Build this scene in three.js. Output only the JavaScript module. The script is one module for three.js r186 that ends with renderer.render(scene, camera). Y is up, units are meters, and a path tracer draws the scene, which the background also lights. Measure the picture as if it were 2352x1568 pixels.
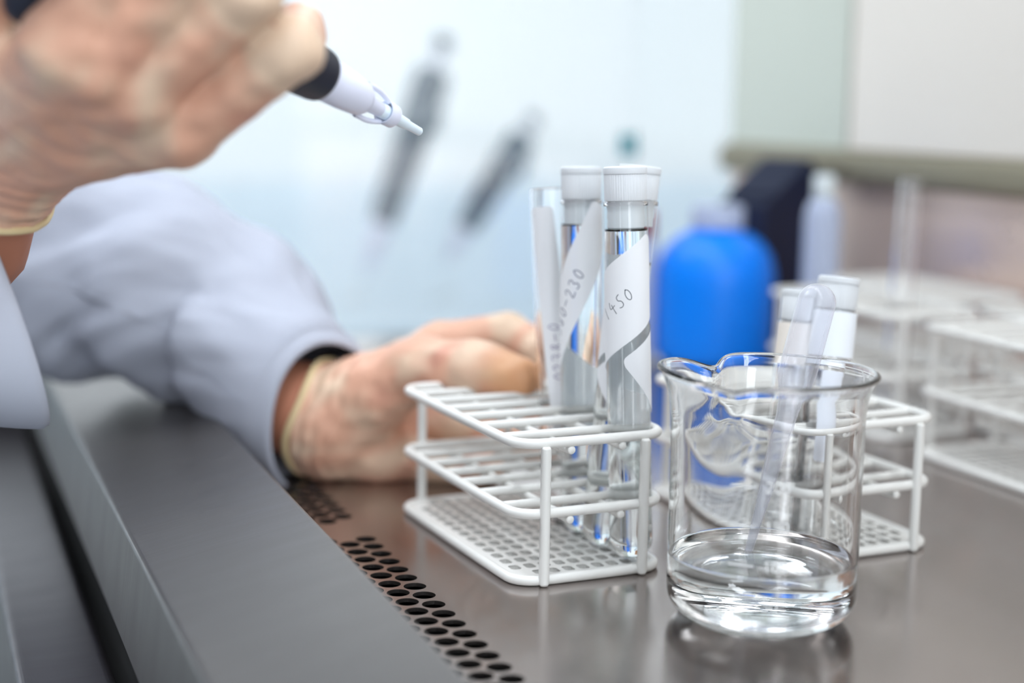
import * as THREE from 'three';
import { RoundedBoxGeometry } from 'three/addons/geometries/RoundedBoxGeometry.js';
import { ImprovedNoise } from 'three/addons/math/ImprovedNoise.js';
import { mergeGeometries, mergeVertices } from 'three/addons/utils/BufferGeometryUtils.js';
import { RectAreaLightUniformsLib } from 'three/addons/lights/RectAreaLightUniformsLib.js';
import { FontLoader } from 'three/addons/loaders/FontLoader.js';
import { TextGeometry } from 'three/addons/geometries/TextGeometry.js';

// ---------------------------------------------------------------- camera, lights, exposure
// y = 0 is the work surface of the cabinet; +x runs into the cabinet, -z along its width away from the camera.
const scene = new THREE.Scene();
scene.background = new THREE.Color(0x000000);
const camera = new THREE.PerspectiveCamera(24.747, 1.5, 0.02, 20);
camera.position.set(0, 0.18486, 0);
camera.quaternion.setFromRotationMatrix(new THREE.Matrix4().makeBasis(
  new THREE.Vector3(0.93246159, 0.01602188, 0.36091369),
  new THREE.Vector3(0.03996793, 0.98830855, -0.14713526),
  new THREE.Vector3(-0.35905147, 0.15162295, 0.92091939)));
camera.focus = 0.592;
camera.userData.fStop = 3.3;
scene.add(camera);

const renderer = new THREE.WebGLRenderer({ antialias: true });
renderer.toneMapping = THREE.LinearToneMapping;
renderer.toneMappingExposure = 1.0;
renderer.shadowMap.enabled = true;
RectAreaLightUniformsLib.init();

function areaLight(name, color, intensity, w, h, pos, target) {
  const l = new THREE.RectAreaLight(color, intensity, w, h);
  l.name = name; l.position.set(...pos); l.lookAt(...target); scene.add(l);
  return l;
}
const LAMP = { color: 0xf2f8ff, hood: 8, ceiling: [5, 10, 17], window: 0.29, tallWindow: [6, 3], day: 0xfafbfb };
const CEILING_FILL = [[-0.75, 0.45], [-0.75, -1.5], [0.30, 1.05]];  // unseen ceiling panels, added as fill for the fronts and the far wall
const WINDOW = { x0: -1.20, x1: 1.66, y0: -0.26, y1: 1.45, z: -2.86 };
areaLight('hood_light', LAMP.color, LAMP.hood, 1.4, 0.09, [0.34, 0.58, -0.43], [0.34, 0, -0.43]).rotation.set(-Math.PI / 2, 0, Math.PI / 2);   // long side along the cabinet
CEILING_FILL.forEach(([x, z], i) => areaLight('added_ceiling_light', LAMP.color, LAMP.ceiling[i], 1.2, 0.6, [x, 1.66, z], [x, 0, z]));
// two tall bright windows behind the camera
const TALL = [{ w: 0.55, h: 2.2, at: [-0.03, 0.42, 2.09], to: [-0.03, 0.42, 0] }, { w: 0.30, h: 2.2, at: [-2.28, 0.42, 1.30], to: [0, 0.42, 1.30] }];
for (const t of TALL) areaLight('tall_window_light', LAMP.color, LAMP.tallWindow[TALL.indexOf(t)], t.w, t.h, t.at, t.to);
areaLight('window_light', LAMP.day, LAMP.window, WINDOW.x1 - WINDOW.x0, WINDOW.y1 - WINDOW.y0, [(WINDOW.x0 + WINDOW.x1) / 2, (WINDOW.y0 + WINDOW.y1) / 2, WINDOW.z], [(WINDOW.x0 + WINDOW.x1) / 2, (WINDOW.y0 + WINDOW.y1) / 2, 0]);

// ---------------------------------------------------------------- helpers
const V = (x, y, z) => new THREE.Vector3(x, y, z);
const A = (p) => new THREE.Vector3(...p);
const used = new Map();
function numbered(name) {
  const n = used.get(name) ?? 0; used.set(name, n + 1);
  return n ? `${name}_${String(n).padStart(3, '0')}` : name;
}
const shade = (o) => { o.castShadow = true; o.receiveShadow = true; return o; };
function thing(name, label, category, pos = [0, 0, 0], turn = 0, group) {
  const o = new THREE.Group(); o.name = numbered(name); scene.add(o);
  o.position.set(...pos); o.rotation.y = turn;
  o.userData = { label, category }; if (group) o.userData.group = group;
  return o;
}
function part(name, geo, mat, parent) {
  const m = shade(new THREE.Mesh(geo, mat)); m.name = name; parent.add(m); return m;
}
function struct(name, geo, mat) {
  const m = shade(new THREE.Mesh(geo, mat)); m.name = name; m.userData = { kind: 'structure' }; scene.add(m); return m;
}
let seed = 7;
const rnd = () => { seed = (seed * 16807) % 2147483647; return seed / 2147483647; };
const noise3 = new ImprovedNoise();
const fbm = (x, y, z, o = 3) => { let s = 0, a = 0.5, f = 1; for (let i = 0; i < o; i++) { s += a * noise3.noise(x * f, y * f, z * f); a *= 0.5; f *= 2.03; } return s; };
const smooth = (a, b, x) => { const t = Math.min(1, Math.max(0, (x - a) / (b - a))); return t * t * (3 - 2 * t); };
const box = (sx, sy, sz, x, y, z, r = 0.002) => new RoundedBoxGeometry(sx, sy, sz, 2, Math.min(r, sx / 2.1, sy / 2.1, sz / 2.1)).translate(x, y, z);

function dataTex(w, h, fn, srgb, rx = 1, ry = 1) {
  const d = new Uint8Array(w * h * 4);
  for (let y = 0; y < h; y++) for (let x = 0; x < w; x++) {
    const c = fn(x / w, y / h, x, y), i = (y * w + x) * 4;
    for (let k = 0; k < 3; k++) d[i + k] = Math.max(0, Math.min(255, Math.round((Array.isArray(c) ? c[k] : c) * 255)));
    d[i + 3] = 255;
  }
  const t = new THREE.DataTexture(d, w, h, THREE.RGBAFormat);
  t.wrapS = t.wrapT = THREE.RepeatWrapping; t.magFilter = THREE.LinearFilter; t.minFilter = THREE.LinearMipmapLinearFilter;
  t.repeat.set(rx, ry); if (srgb) t.colorSpace = THREE.SRGBColorSpace; t.needsUpdate = true;
  return t;
}
// brushed grain: long streaks along u
const grain = (() => {
  const W = 512, H = 512, a = new Float32Array(W * H);
  for (let k = 0; k < 5200; k++) {
    const y = Math.floor(rnd() * H), x0 = Math.floor(rnd() * W), len = 40 + rnd() * 260, v = (rnd() - 0.5);
    for (let i = 0; i < len; i++) a[y * W + ((x0 + i) % W)] += v * Math.sin(Math.PI * i / len);
  }
  return (u, v) => 0.5 + 0.35 * a[Math.floor(v * H) % H * W + Math.floor(u * W) % W];
})();
const brushTex = dataTex(512, 512, (u, v) => grain(u, v), false, 1 / 0.12, 1 / 0.05);
const brushRough = dataTex(512, 512, (u, v) => 0.8 + 0.4 * (grain(u, v) - 0.5) + 0.1 * noise3.noise(u * 4, v * 4, 3), false, 1 / 0.12, 1 / 0.05);
const smudgeRough = dataTex(256, 256, (u, v) => 0.78 + 0.3 * fbm(Math.sin(u * 6.283) * 2, Math.cos(u * 6.283) * 2 + Math.sin(v * 6.283) * 2, Math.cos(v * 6.283) * 2, 4), false, 1 / 0.3, 1 / 0.3);
const twill = dataTex(64, 64, (u, v, x, y) => { const d = ((x + y) % 8) / 8; return 0.25 + 0.6 * Math.abs(Math.sin(Math.PI * d)) - 0.12 * ((y >> 1) % 2); }, false, 1 / 0.0072, 1 / 0.0072);

const S = (o) => new THREE.MeshStandardMaterial(o), P = (o) => new THREE.MeshPhysicalMaterial(o);
const M = {
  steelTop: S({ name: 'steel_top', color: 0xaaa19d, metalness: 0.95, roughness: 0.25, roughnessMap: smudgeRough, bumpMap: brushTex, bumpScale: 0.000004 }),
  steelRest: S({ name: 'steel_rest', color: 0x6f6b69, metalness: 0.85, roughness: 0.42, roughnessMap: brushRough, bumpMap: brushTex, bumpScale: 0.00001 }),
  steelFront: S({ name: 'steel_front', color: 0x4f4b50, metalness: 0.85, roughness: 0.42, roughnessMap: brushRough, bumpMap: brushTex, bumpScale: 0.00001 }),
  steelBack: S({ name: 'steel_back', color: 0xf0d8ca, metalness: 0.45, roughness: 0.4, roughnessMap: smudgeRough }),
  steelDark: S({ name: 'steel_dark', color: 0x4a4644, metalness: 0.6, roughness: 0.5 }),
  hollowShade: S({ name: 'hollowShade', color: 0x060505, roughness: 1, metalness: 0 }),  // near-black puts the shade of the hollows into the colour
};
Object.assign(M, {
  enamel: S({ name: 'white_enamel', color: 0xe6f0f3, roughness: 0.5 }),
  panelLight: S({ name: 'light_panel', color: 0xf5ede4, roughness: 0.4, metalness: 0.55 }),
  panelGreen: S({ name: 'grey_green_panel', color: 0xd6dbd0, roughness: 0.4, metalness: 0.55 }),
  shadedLedge: S({ name: 'shaded_ledge', color: 0x9c9682, metalness: 0.5, roughness: 0.5 }),  // olive tone carries the shadow under the upper panel's lip
  room: S({ name: 'room_paint', color: 0xdfe4e4, roughness: 0.9 }),
  frontWall: S({ name: 'brown_grey_paint', color: 0x5c4f47, roughness: 0.9 }),
  floor: S({ name: 'vinyl_floor', color: 0x8b8d90, roughness: 0.6, roughnessMap: smudgeRough }),
  windowGlow: S({ name: 'frosted_window', color: 0xf4fbff, roughness: 0.6, emissive: LAMP.day, emissiveIntensity: 0.25 }),
  lamp: S({ name: 'lamp_glow', color: 0xffffff, emissive: 0xf2f8ff, emissiveIntensity: 3 }),
  pane: P({ name: 'pane', color: 0xffffff, transmission: 1, roughness: 0.02, thickness: 0, ior: 1.5 }),
  addedTint: P({ name: 'added_blue_tint', color: 0xf6fafd, transmission: 1, roughness: 0.05, thickness: 0, ior: 1.4 }),  // for the added sheet that cools the lower window
  glass: P({ name: 'beaker_glass', color: 0xffffff, transmission: 1, roughness: 0, thickness: 0.0016, ior: 1.47, attenuationColor: new THREE.Color(0.86, 0.97, 0.93), attenuationDistance: 0.06 }),
  tubeGlass: P({ name: 'tube_glass', color: 0xfdffff, transmission: 1, roughness: 0, thickness: 0, ior: 1.5 }),
  wallGlass: P({ name: 'wall_glass', color: 0xffffff, transmission: 1, roughness: 0, thickness: 0.001, ior: 1.47, attenuationColor: new THREE.Color(0.9, 0.98, 0.97), attenuationDistance: 0.08 }),
  tubeLiquid: P({ name: 'clear_liquid', color: 0xffffff, transmission: 1, roughness: 0, thickness: 0.015, ior: 1.37 }),
  water: P({ name: 'water', color: 0xffffff, transmission: 1, roughness: 0, thickness: 0.03, ior: 1.36 }),
  coated: P({ name: 'coated_wire', color: 0xe4e3df, roughness: 0.38, clearcoat: 0.25, clearcoatRoughness: 0.3 }),
  capWhite: P({ name: 'cap_plastic', color: 0xeef1f4, roughness: 0.8, transmission: 0.3, thickness: 0, ior: 1.45, clearcoat: 0.3, clearcoatRoughness: 0.3 }),
  plug: P({ name: 'plug_plastic', color: 0xf2f4f5, roughness: 0.45, transmission: 0.45, thickness: 0 }),
  dropper: P({ name: 'soft_clear_plastic', color: 0xf6f7fc, roughness: 0.28, transmission: 0.86, thickness: 0, ior: 1.45 }),
  navy: P({ name: 'navy_plastic', color: 0x141a2b, roughness: 0.45 }),
  black: S({ name: 'black_plastic', color: 0x0b0c10, roughness: 0.5 }),
  cone: P({ name: 'pale_plastic', color: 0xe4e8fa, roughness: 0.32, clearcoat: 0.2 }),
  tip: P({ name: 'tip_plastic', color: 0xe2f0fa, roughness: 0.3 }),
  hazedGrip: S({ name: 'haze_grey_grip', color: 0x76848f, roughness: 0.55 }),  // dark handles lightened to grey, haze put into the colour
  blue: P({ name: 'blue_plastic', color: 0x0086ff, roughness: 0.32, specularIntensity: 0.7 }),
  navyCloth: S({ name: 'navy_block', color: 0x0c1838, roughness: 0.6 }),
  paleBlue: S({ name: 'pale_blue_plastic', color: 0xb9c4dd, roughness: 0.45 }),
  red: S({ name: 'red_plastic', color: 0xa22a3c, roughness: 0.45 }),
  teal: S({ name: 'teal_plastic', color: 0x7fb3bd, roughness: 0.5 }),
  print: S({ name: 'white_print', color: 0xf4f6f6, roughness: 0.6 }),
  coat: S({ name: 'coat_cotton', color: 0xb1b5c2, roughness: 0.92, bumpMap: twill, bumpScale: 0.0002 }),
  glove: P({ name: 'latex_glove', color: 0xffffff, vertexColors: true, roughness: 0.5, sheen: 0.15, sheenColor: new THREE.Color(1, 0.95, 0.85) }),
  gloveCuff: P({ name: 'latex_roll', color: 0xdcc79a, roughness: 0.5 }),
  skin: P({ name: 'skin', color: 0xb87a60, roughness: 0.55 }),
  hair: S({ name: 'dark_hair', color: 0x1d1410, roughness: 0.7 }),
  trousers: S({ name: 'trouser_cloth', color: 0x2c2f3a, roughness: 0.95 }),
  eye: S({ name: 'eye', color: 0xf2efe9, roughness: 0.2 }),
});

// a folded sheet: profile points [x, y] extruded from z0 to z1, uv in metres (u across, v along z)
function foldedSheet(pts, thick, z0, z1) {
  const n = pts.length, nor = pts.map((p, i) => {
    const a = pts[Math.max(0, i - 1)], b = pts[Math.min(n - 1, i + 1)], d = new THREE.Vector2(b[0] - a[0], b[1] - a[1]).normalize();
    return [-d.y, d.x];
  });
  const ring = [...pts.map((p) => [...p]), ...pts.map((p, i) => [p[0] - nor[i][0] * thick, p[1] - nor[i][1] * thick]).reverse()];
  const pos = [], uv = [], idx = [], m = ring.length;
  let s = 0;
  for (let i = 0; i < m; i++) {
    const a = ring[i], b = ring[(i + 1) % m], len = Math.hypot(b[0] - a[0], b[1] - a[1]), o = pos.length / 3;
    pos.push(a[0], a[1], z0, b[0], b[1], z0, b[0], b[1], z1, a[0], a[1], z1);
    uv.push(s, z0, s + len, z0, s + len, z1, s, z1); s += len;
    idx.push(o, o + 1, o + 2, o, o + 2, o + 3);
  }
  const g = new THREE.BufferGeometry();
  g.setAttribute('position', new THREE.Float32BufferAttribute(pos, 3));
  g.setAttribute('uv', new THREE.Float32BufferAttribute(uv, 2));
  g.setIndex(idx);
  const sh = new THREE.Shape(ring.map((p) => new THREE.Vector2(...p))), ends = [];
  for (const z of [z0, z1]) { const e = new THREE.ShapeGeometry(sh).translate(0, 0, z); e.deleteAttribute('normal'); ends.push(e); }
  const out = mergeGeometries([g, ...ends]).toNonIndexed(); out.computeVertexNormals();
  return out;
}
function bend(pts, r, n = 5) {          // rounds the inner corners of a profile
  const out = [pts[0]];
  for (let i = 1; i < pts.length - 1; i++) {
    const p = new THREE.Vector2(...pts[i]), a = new THREE.Vector2(...pts[i - 1]).sub(p), b = new THREE.Vector2(...pts[i + 1]).sub(p);
    const ra = Math.min(r, a.length() * 0.45, b.length() * 0.45), A0 = p.clone().add(a.setLength(ra)), B0 = p.clone().add(b.setLength(ra));
    for (let k = 0; k <= n; k++) { const t = k / n, q = A0.clone().multiplyScalar((1 - t) ** 2).addScaledVector(p, 2 * t * (1 - t)).addScaledVector(B0, t * t); out.push([q.x, q.y]); }
  }
  out.push(pts.at(-1)); return out;
}
function tube(points, r, seg = 12, closed = false, n) {
  const c = new THREE.CatmullRomCurve3(points.map((p) => (p.isVector3 ? p : A(p))), closed, 'centripetal');
  return new THREE.TubeGeometry(c, n ?? points.length * 4, r, seg, closed);
}
function rod(a, b, r, seg = 12) {       // straight wire with rounded ends
  const d = b.clone().sub(a), L = d.length(), e = Math.min(r * 0.5, L / 4);
  const g = new THREE.LatheGeometry([[0, 0], [r * 0.75, 0], [r, e], [r, L - e], [r * 0.75, L], [0, L]].map((p) => new THREE.Vector2(...p)), seg);
  return g.applyQuaternion(new THREE.Quaternion().setFromUnitVectors(V(0, 1, 0), d.normalize())).translate(a.x, a.y, a.z);
}
const lathe = (pts, seg = 48) => new THREE.LatheGeometry(pts.map((p) => new THREE.Vector2(...p)), seg);
const arc = (cx, cy, r, a0, a1, n = 8) => Array.from({ length: n + 1 }, (_, i) => { const t = a0 + (a1 - a0) * i / n; return [cx + r * Math.cos(t), cy + r * Math.sin(t)]; });

// ---------------------------------------------------------------- the room
struct('floor', new THREE.BoxGeometry(4.2, 0.1, 5.2).translate(-0.3, -0.95, -0.4), M.floor);
struct('ceiling', new THREE.BoxGeometry(4.2, 0.1, 5.2).translate(-0.3, 1.75, -0.4), M.room);
struct('wall_back', new THREE.BoxGeometry(0.1, 2.8, 5.2).translate(1.75, 0.4, -0.4), M.room);
struct('wall_front', new THREE.BoxGeometry(0.1, 2.8, 5.2).translate(-2.35, 0.4, -0.4), M.frontWall);
struct('wall_far', new THREE.BoxGeometry(4.2, 2.8, 0.1).translate(-0.3, 0.4, -2.95), M.room);
struct('wall_near', new THREE.BoxGeometry(4.2, 2.8, 0.1).translate(-0.3, 0.4, 2.15), M.room);
CEILING_FILL.forEach(([x, z], i) => {
  const t = thing('added_ceiling_light', ['unseen ceiling fill light panel added above the open side of the cabinet', 'unseen ceiling fill light panel added over the far end of the lab', 'unseen ceiling fill light panel added behind the camera'][i], 'light', [x, 1.7, z]);
  part('frame', box(1.26, 0.03, 0.66, 0, -0.012, 0), M.enamel, t);
  part('lamp_diffuser', new THREE.BoxGeometry(1.2, 0.006, 0.6).translate(0, -0.029, 0), M.lamp, t);
});
{ // bright frosted window in the far wall
  const { x0, x1, y0, y1, z } = WINDOW, cx = (x0 + x1) / 2, cy = (y0 + y1) / 2;
  const w = struct('window_1', mergeGeometries([box(x1 - x0 + 0.1, 0.05, 0.05, cx, y0 - 0.026, z - 0.02), box(x1 - x0 + 0.1, 0.05, 0.05, cx, y1 + 0.026, z - 0.02), box(0.05, y1 - y0, 0.05, x0 - 0.026, cy, z - 0.02), box(0.05, y1 - y0, 0.05, x1 + 0.026, cy, z - 0.02)]), M.enamel);
  part('pane', new THREE.BoxGeometry(x1 - x0, y1 - y0, 0.006).translate(cx, cy, z - 0.012), M.windowGlow, w);
  part('added_tint_sheet', box(x1 - x0, 0.30, 0.004, cx, y0 + 0.15, z + 0.05, 0.001), M.addedTint, w);  // sheet added so the window turns bluer towards the bottom
}

TALL.forEach(({ w, h, at }, i) => {
  const g = (geo) => (i ? geo.rotateY(Math.PI / 2) : geo).translate(at[0] + (i ? -0.02 : 0), at[1], at[2] + (i ? 0 : 0.02));
  const o = struct('window_' + (i + 2), mergeGeometries([box(w + 0.1, 0.05, 0.05, 0, h / 2 + 0.026, 0), box(w + 0.1, 0.05, 0.05, 0, -h / 2 - 0.026, 0), box(0.05, h, 0.05, w / 2 + 0.026, 0, 0), box(0.05, h, 0.05, -w / 2 - 0.026, 0, 0)].map(g)), M.enamel);
  part('pane', g(new THREE.BoxGeometry(w, h, 0.006)), M.windowGlow, o);
});

// ---------------------------------------------------------------- the safety cabinet
const cab = thing('safety_cabinet', 'stainless steel laboratory safety cabinet with perforated work surface and sloping armrest', 'cabinet');
{
  const Z0 = -1.18, Z1 = 0.36;
  // work surface with three staggered rows of air holes near its front edge
  const sh = new THREE.Shape([[0.1, Z0], [0.665, Z0], [0.665, Z1], [0.1, Z1]].map((p) => new THREE.Vector2(p[0], -p[1])));
  const hole = (x, z) => { const h = new THREE.Path(); h.absellipse(x, -z, 0.0044, 0.0044, 0, Math.PI * 2, true); sh.holes.push(h); };
  for (const [a, b] of [[-6, 24], [-14, -8.9], [-30, -17]]) {
    for (let k = Math.ceil(a); k <= b; k++) { const z = -0.5523 + k * 0.01148 - (a < -6 ? 0.004 : 0); hole(0.1768, z); hole(0.1683, z + 0.0057); hole(0.1598, z); }
  }
  const ws = new THREE.ExtrudeGeometry(sh, { depth: 0.0015, bevelEnabled: false, curveSegments: 28 });
  ws.rotateX(-Math.PI / 2).translate(0, -0.0015, 0);
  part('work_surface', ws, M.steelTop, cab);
  part('drain_pan', foldedSheet([[0.105, -0.004], [0.105, -0.06], [0.66, -0.06], [0.66, -0.004]], 0.003, Z0, Z1), M.hollowShade, cab);
  // armrest: raised sheet sloping to the front with a folded down face
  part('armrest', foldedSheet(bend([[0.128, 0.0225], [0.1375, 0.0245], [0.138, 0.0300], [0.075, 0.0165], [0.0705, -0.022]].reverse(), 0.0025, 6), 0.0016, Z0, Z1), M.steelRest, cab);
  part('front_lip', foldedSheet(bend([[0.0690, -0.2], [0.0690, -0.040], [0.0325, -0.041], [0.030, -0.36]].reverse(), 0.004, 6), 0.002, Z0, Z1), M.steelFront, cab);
  part('slot_shade_sheet', foldedSheet([[0.0775, -0.010], [0.0775, -0.15]], 0.003, Z0, Z1), M.hollowShade, cab);  // black sheet put in to stand for the shade inside the slot
  part('slot_shade_end', box(0.07, 0.12, 0.004, 0.07, -0.03, Z0 - 0.004, 0.001), M.hollowShade, cab);  // black end plate added to keep light out of the slot
  part('base_box', box(0.55, 0.2, Z1 - Z0, 0.39, -0.27, (Z0 + Z1) / 2, 0.006), M.enamel, cab);
  for (const x of [0.1, 0.63]) for (const z of [Z0 + 0.05, Z1 - 0.05]) part('stand_leg', box(0.05, 0.54, 0.05, x, -0.63, z), M.steelDark, cab);
  part('back_panel', foldedSheet([[0.66, -0.05], [0.66, 0.62]], 0.01, Z0, Z1), M.steelBack, cab);
  part('shaded_trim', foldedSheet(bend([[0.66, 0.131], [0.648, 0.135], [0.648, 0.150], [0.66, 0.154]], 0.003), -0.002, Z0, Z1), M.shadedLedge, cab);  // strip drawn dark for the shade below the upper panel
  part('upper_panel', box(0.006, 0.44, Z1 + 0.995, 0.656, 0.374, (Z1 - 0.995) / 2, 0.002), M.panelLight, cab);
  part('upper_panel', box(0.003, 0.44, -1.003 - Z0, 0.658, 0.374, (Z0 - 1.003) / 2, 0.001), M.panelGreen, cab);
  part('side_glass', box(0.595, 0.60, 0.006, 0.366, 0.303, Z0 - 0.004), M.pane, cab);
  part('side_sill', box(0.60, 0.10, 0.012, 0.37, -0.052, Z0 - 0.006), M.enamel, cab);
  part('side_glass', box(0.50, 0.58, 0.006, 0.40, 0.30, Z1 + 0.003), M.pane, cab);
  part('hood', box(0.62, 0.22, Z1 - Z0 + 0.03, 0.375, 0.73, (Z0 + Z1) / 2, 0.01), M.enamel, cab);
  part('sash_glass', foldedSheet([[0.135, 0.335], [0.085, 0.62]], 0.006, Z0 + 0.01, Z1 - 0.01), M.pane, cab);
  part('lamp_housing', box(0.16, 0.03, 1.46, 0.34, 0.607, -0.43), M.enamel, cab);
  part('lamp_tube', new THREE.CapsuleGeometry(0.013, 1.36, 6, 16).rotateX(Math.PI / 2).translate(0.31, 0.598, -0.43), M.lamp, cab);
  part('lamp_tube', new THREE.CapsuleGeometry(0.013, 1.36, 6, 16).rotateX(Math.PI / 2).translate(0.37, 0.598, -0.43), M.lamp, cab);
}

// ---------------------------------------------------------------- wire racks
function makeRack(name, label, h1, h2) {
  // local frame: x across (0 = first leg line), -z along the length; four legs 43 mm x 133 mm apart
  const t = thing(name, label, 'rack', [0, 0, 0], 0);
  const x0 = -0.0105, x1 = 0.0537, zA = -0.003, zB = -0.130, r = 0.010;
  const loop = (g, y, e = 0) => {
    const p = [];
    for (const [cx, cz, a0] of [[x1 - r, zA - r, 0], [x0 + r, zA - r, 90], [x0 + r, zB + r, 180], [x1 - r, zB + r, 270]])
      for (let k = 0; k <= 6; k++) { const a = (a0 + k * 15) * Math.PI / 180; p.push(V(cx + (r + e) * Math.cos(a), y, cz + (r + e) * Math.sin(a))); }
    return p;
  };
  const ring = tube(loop(0, 0), 0.00205, 12, true, 160);
  for (const y of [h2, h1]) part('rail', ring.clone().translate(0, y, 0), M.coated, t);
  const cross = rod(V(x0 + 0.0005, 0, 0), V(x1 - 0.0005, 0, 0), 0.0018), long = rod(V(0, 0, -0.0012), V(0, 0, -0.1318), 0.0018);
  for (const y of [h2, h1]) {
    for (const b of [0.0208, 0.0430, 0.0622, 0.0803, 0.0982, 0.1158]) part('cross_wire', cross, M.coated, t).position.set(0, y - 0.0004, -b);
    for (const x of [0.0112, 0.0335]) part('long_wire', long, M.coated, t).position.set(x, y - 0.0032, 0);
  }
  const leg = rod(V(0, 0, 0), V(0, h2 - 0.0012, 0), 0.00205);
  for (const x of [0, 0.0432]) for (const z of [-0.0010, -0.1320]) part('leg', leg, M.coated, t).position.set(x, 0.0003, z);
  // base: a coated grid of rectangular holes inside a rim
  const s = new THREE.Shape(loop(0, 0, 0.0004).map((p) => new THREE.Vector2(p.x, -p.z)));
  const nx = 9, nz = 14, px = (x1 - x0 - 0.006) / nx, pz = (0.127 - 0.006) / nz;
  for (let i = 0; i < nx; i++) for (let j = 0; j < nz; j++) {
    const cx = x0 + 0.003 + px * (i + 0.5), cz = 0.006 + pz * (j + 0.5), w = px * 0.33, h = pz * 0.33, q = Math.hypot(w, h) * 0.25, k = new THREE.Path();
    if ((i === 0 || i === nx - 1) && (j === 0 || j === nz - 1)) continue;
    k.moveTo(cx - w + q, cz - h); k.lineTo(cx - w, cz - h + q); k.lineTo(cx - w, cz + h - q); k.lineTo(cx - w + q, cz + h);
    k.lineTo(cx + w - q, cz + h); k.lineTo(cx + w, cz + h - q); k.lineTo(cx + w, cz - h + q); k.lineTo(cx + w - q, cz - h); k.closePath();
    s.holes.push(k);
  }
  const plate = new THREE.ExtrudeGeometry(s, { depth: 0.0014, bevelEnabled: true, bevelThickness: 0.0006, bevelSize: 0.0006, bevelSegments: 2, curveSegments: 4 });
  part('base_plate', plate.rotateX(-Math.PI / 2).translate(0, 0.0011, 0), M.coated, t);
  part('base_rim', ring.clone().translate(0, 0.0021, 0), M.coated, t);
  return t;
}
const RACK = 'white coated wire racks';
const rack1 = makeRack('tube_rack', 'white coated wire test tube rack gripped by the gloved left hand', 0.0286, 0.0562);
rack1.position.set(0.22393, 0, -0.53515); rack1.rotation.y = 0.05674; rack1.userData.group = RACK;
function again(src, label, pos, turn) {
  const c = src.clone(); c.name = numbered(src.name); c.userData = { ...src.userData, label }; c.position.set(...pos); c.rotation.y = turn; scene.add(c); return c;
}
again(rack1, 'white coated wire test tube rack standing behind the glass beaker', [0.348, 0, -0.528], 0.07);
const tall = makeRack('tall_rack', 'taller white wire rack holding one clear leaning tube, right behind the beaker', 0.036, 0.0705);
tall.position.set(0.514, 0, -0.718); tall.userData.group = RACK;
again(tall, 'taller white wire rack nearest the camera on the right, cut by the picture edge', [0.514, 0, -0.5585], 0);
again(tall, 'taller white wire rack against the back panel, farther of the two there', [0.589, 0, -0.772], 0);
again(tall, 'taller white wire rack against the back panel, nearer of the two there', [0.589, 0, -0.612], 0);

// ---------------------------------------------------------------- test tubes
function tubeShell(L, R, w) {           // a thin wall with a rolled rim
  const q = Math.PI / 2;
  return lathe([...arc(0, R, R, -q, 0, 14), [R, 0.04], [R, 0.08], [R, L - 0.0012]], 72);
}
function tubeWall(L, R, w) {            // an empty tube: the full thickness of its glass
  const q = Math.PI / 2;
  return lathe([...arc(0, R, R, -q, 0, 12), ...arc(R - w / 2, L, w / 2, 0, Math.PI, 6), ...arc(0, R + 0.0002, R - w, 0, -q, 12)], 64);
}
function liquidShape(R, w, top) {
  const q = Math.PI / 2, r = R - 0.0003;
  return lathe([...arc(0, R, r, -q, 0, 14), [r, top + 0.0008], [r - 0.0006, top + 0.0002], [r - 0.002, top], [0, top]], 72);
}
function capShape(R) {
  const g = lathe([[0, -0.0108], [R - 0.0018, -0.0108], [R - 0.00135, -0.0102], [R - 0.0016, -0.0075], [R - 0.00125, -0.0066], [R - 0.0016, -0.0035], [R - 0.0012, -0.0022], [R - 0.0013, 0.0001], [R - 0.0004, 0.0003], [R - 0.0004, 0.0108], [0, 0.0108]], 216);
  const p = g.attributes.position;
  for (let i = 0; i < p.count; i++) {
    const y = p.getY(i), x = p.getX(i), z = p.getZ(i), r = Math.hypot(x, z);
    if (y > 0.0002 && r > R * 0.8) { const k = 1 + 0.014 * Math.sign(Math.sin(Math.atan2(z, x) * 54)) * smooth(0.0002, 0.0012, y); p.setX(i, x * k); p.setZ(i, z * k); }
  }
  g.computeVertexNormals(); return g;
}
const lidShape = (R) => lathe([[0, 0.0104], [R - 0.0003, 0.0104], [R - 0.0001, 0.0108], [R - 0.0001, 0.0128], [R - 0.0006, 0.0135], [R * 0.55, 0.0137], [R * 0.5, 0.0133], [0, 0.0133]], 72);
// a paper strip wound round a tube: c = centre of its upper end [u, v] (u = arc length from the side facing the viewer), dir = unit vector it runs in, len, w
function labelStrip(R, c, dir, len, w, corner, mapU = 1) {
  const pos = [], uv = [], idx = [], N = Math.round(len / 0.0008), T = Math.max(8, Math.ceil(w / 0.0007)), n = [-dir[1], dir[0]];
  for (let i = 0; i <= N; i++) {
    const s = len * i / N, e = Math.min(s, len - s), hw = e < corner ? w / 2 - corner + Math.sqrt(Math.max(0, corner * corner - (corner - e) ** 2)) : w / 2;
    for (let j = 0; j <= T; j++) {
      const t = (j / T * 2 - 1) * hw, u = c[0] + dir[0] * s + n[0] * t, v = c[1] + dir[1] * s + n[1] * t, a = u / R, r = R + 0.00012 + 0.00022 * s / len;
      pos.push(r * Math.sin(a), v, r * Math.cos(a)); uv.push(1 - s / len, 0.5 - t / w);
    }
  }
  for (let i = 0; i < N; i++) for (let j = 0; j < T; j++) { const a = i * (T + 1) + j, b = a + T + 1; idx.push(a, a + 1, b, b, a + 1, b + 1); }
  const g = new THREE.BufferGeometry();
  g.setAttribute('position', new THREE.Float32BufferAttribute(pos, 3)); g.setAttribute('uv', new THREE.Float32BufferAttribute(uv, 2));
  g.setIndex(idx); g.computeVertexNormals(); return g;
}
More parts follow.
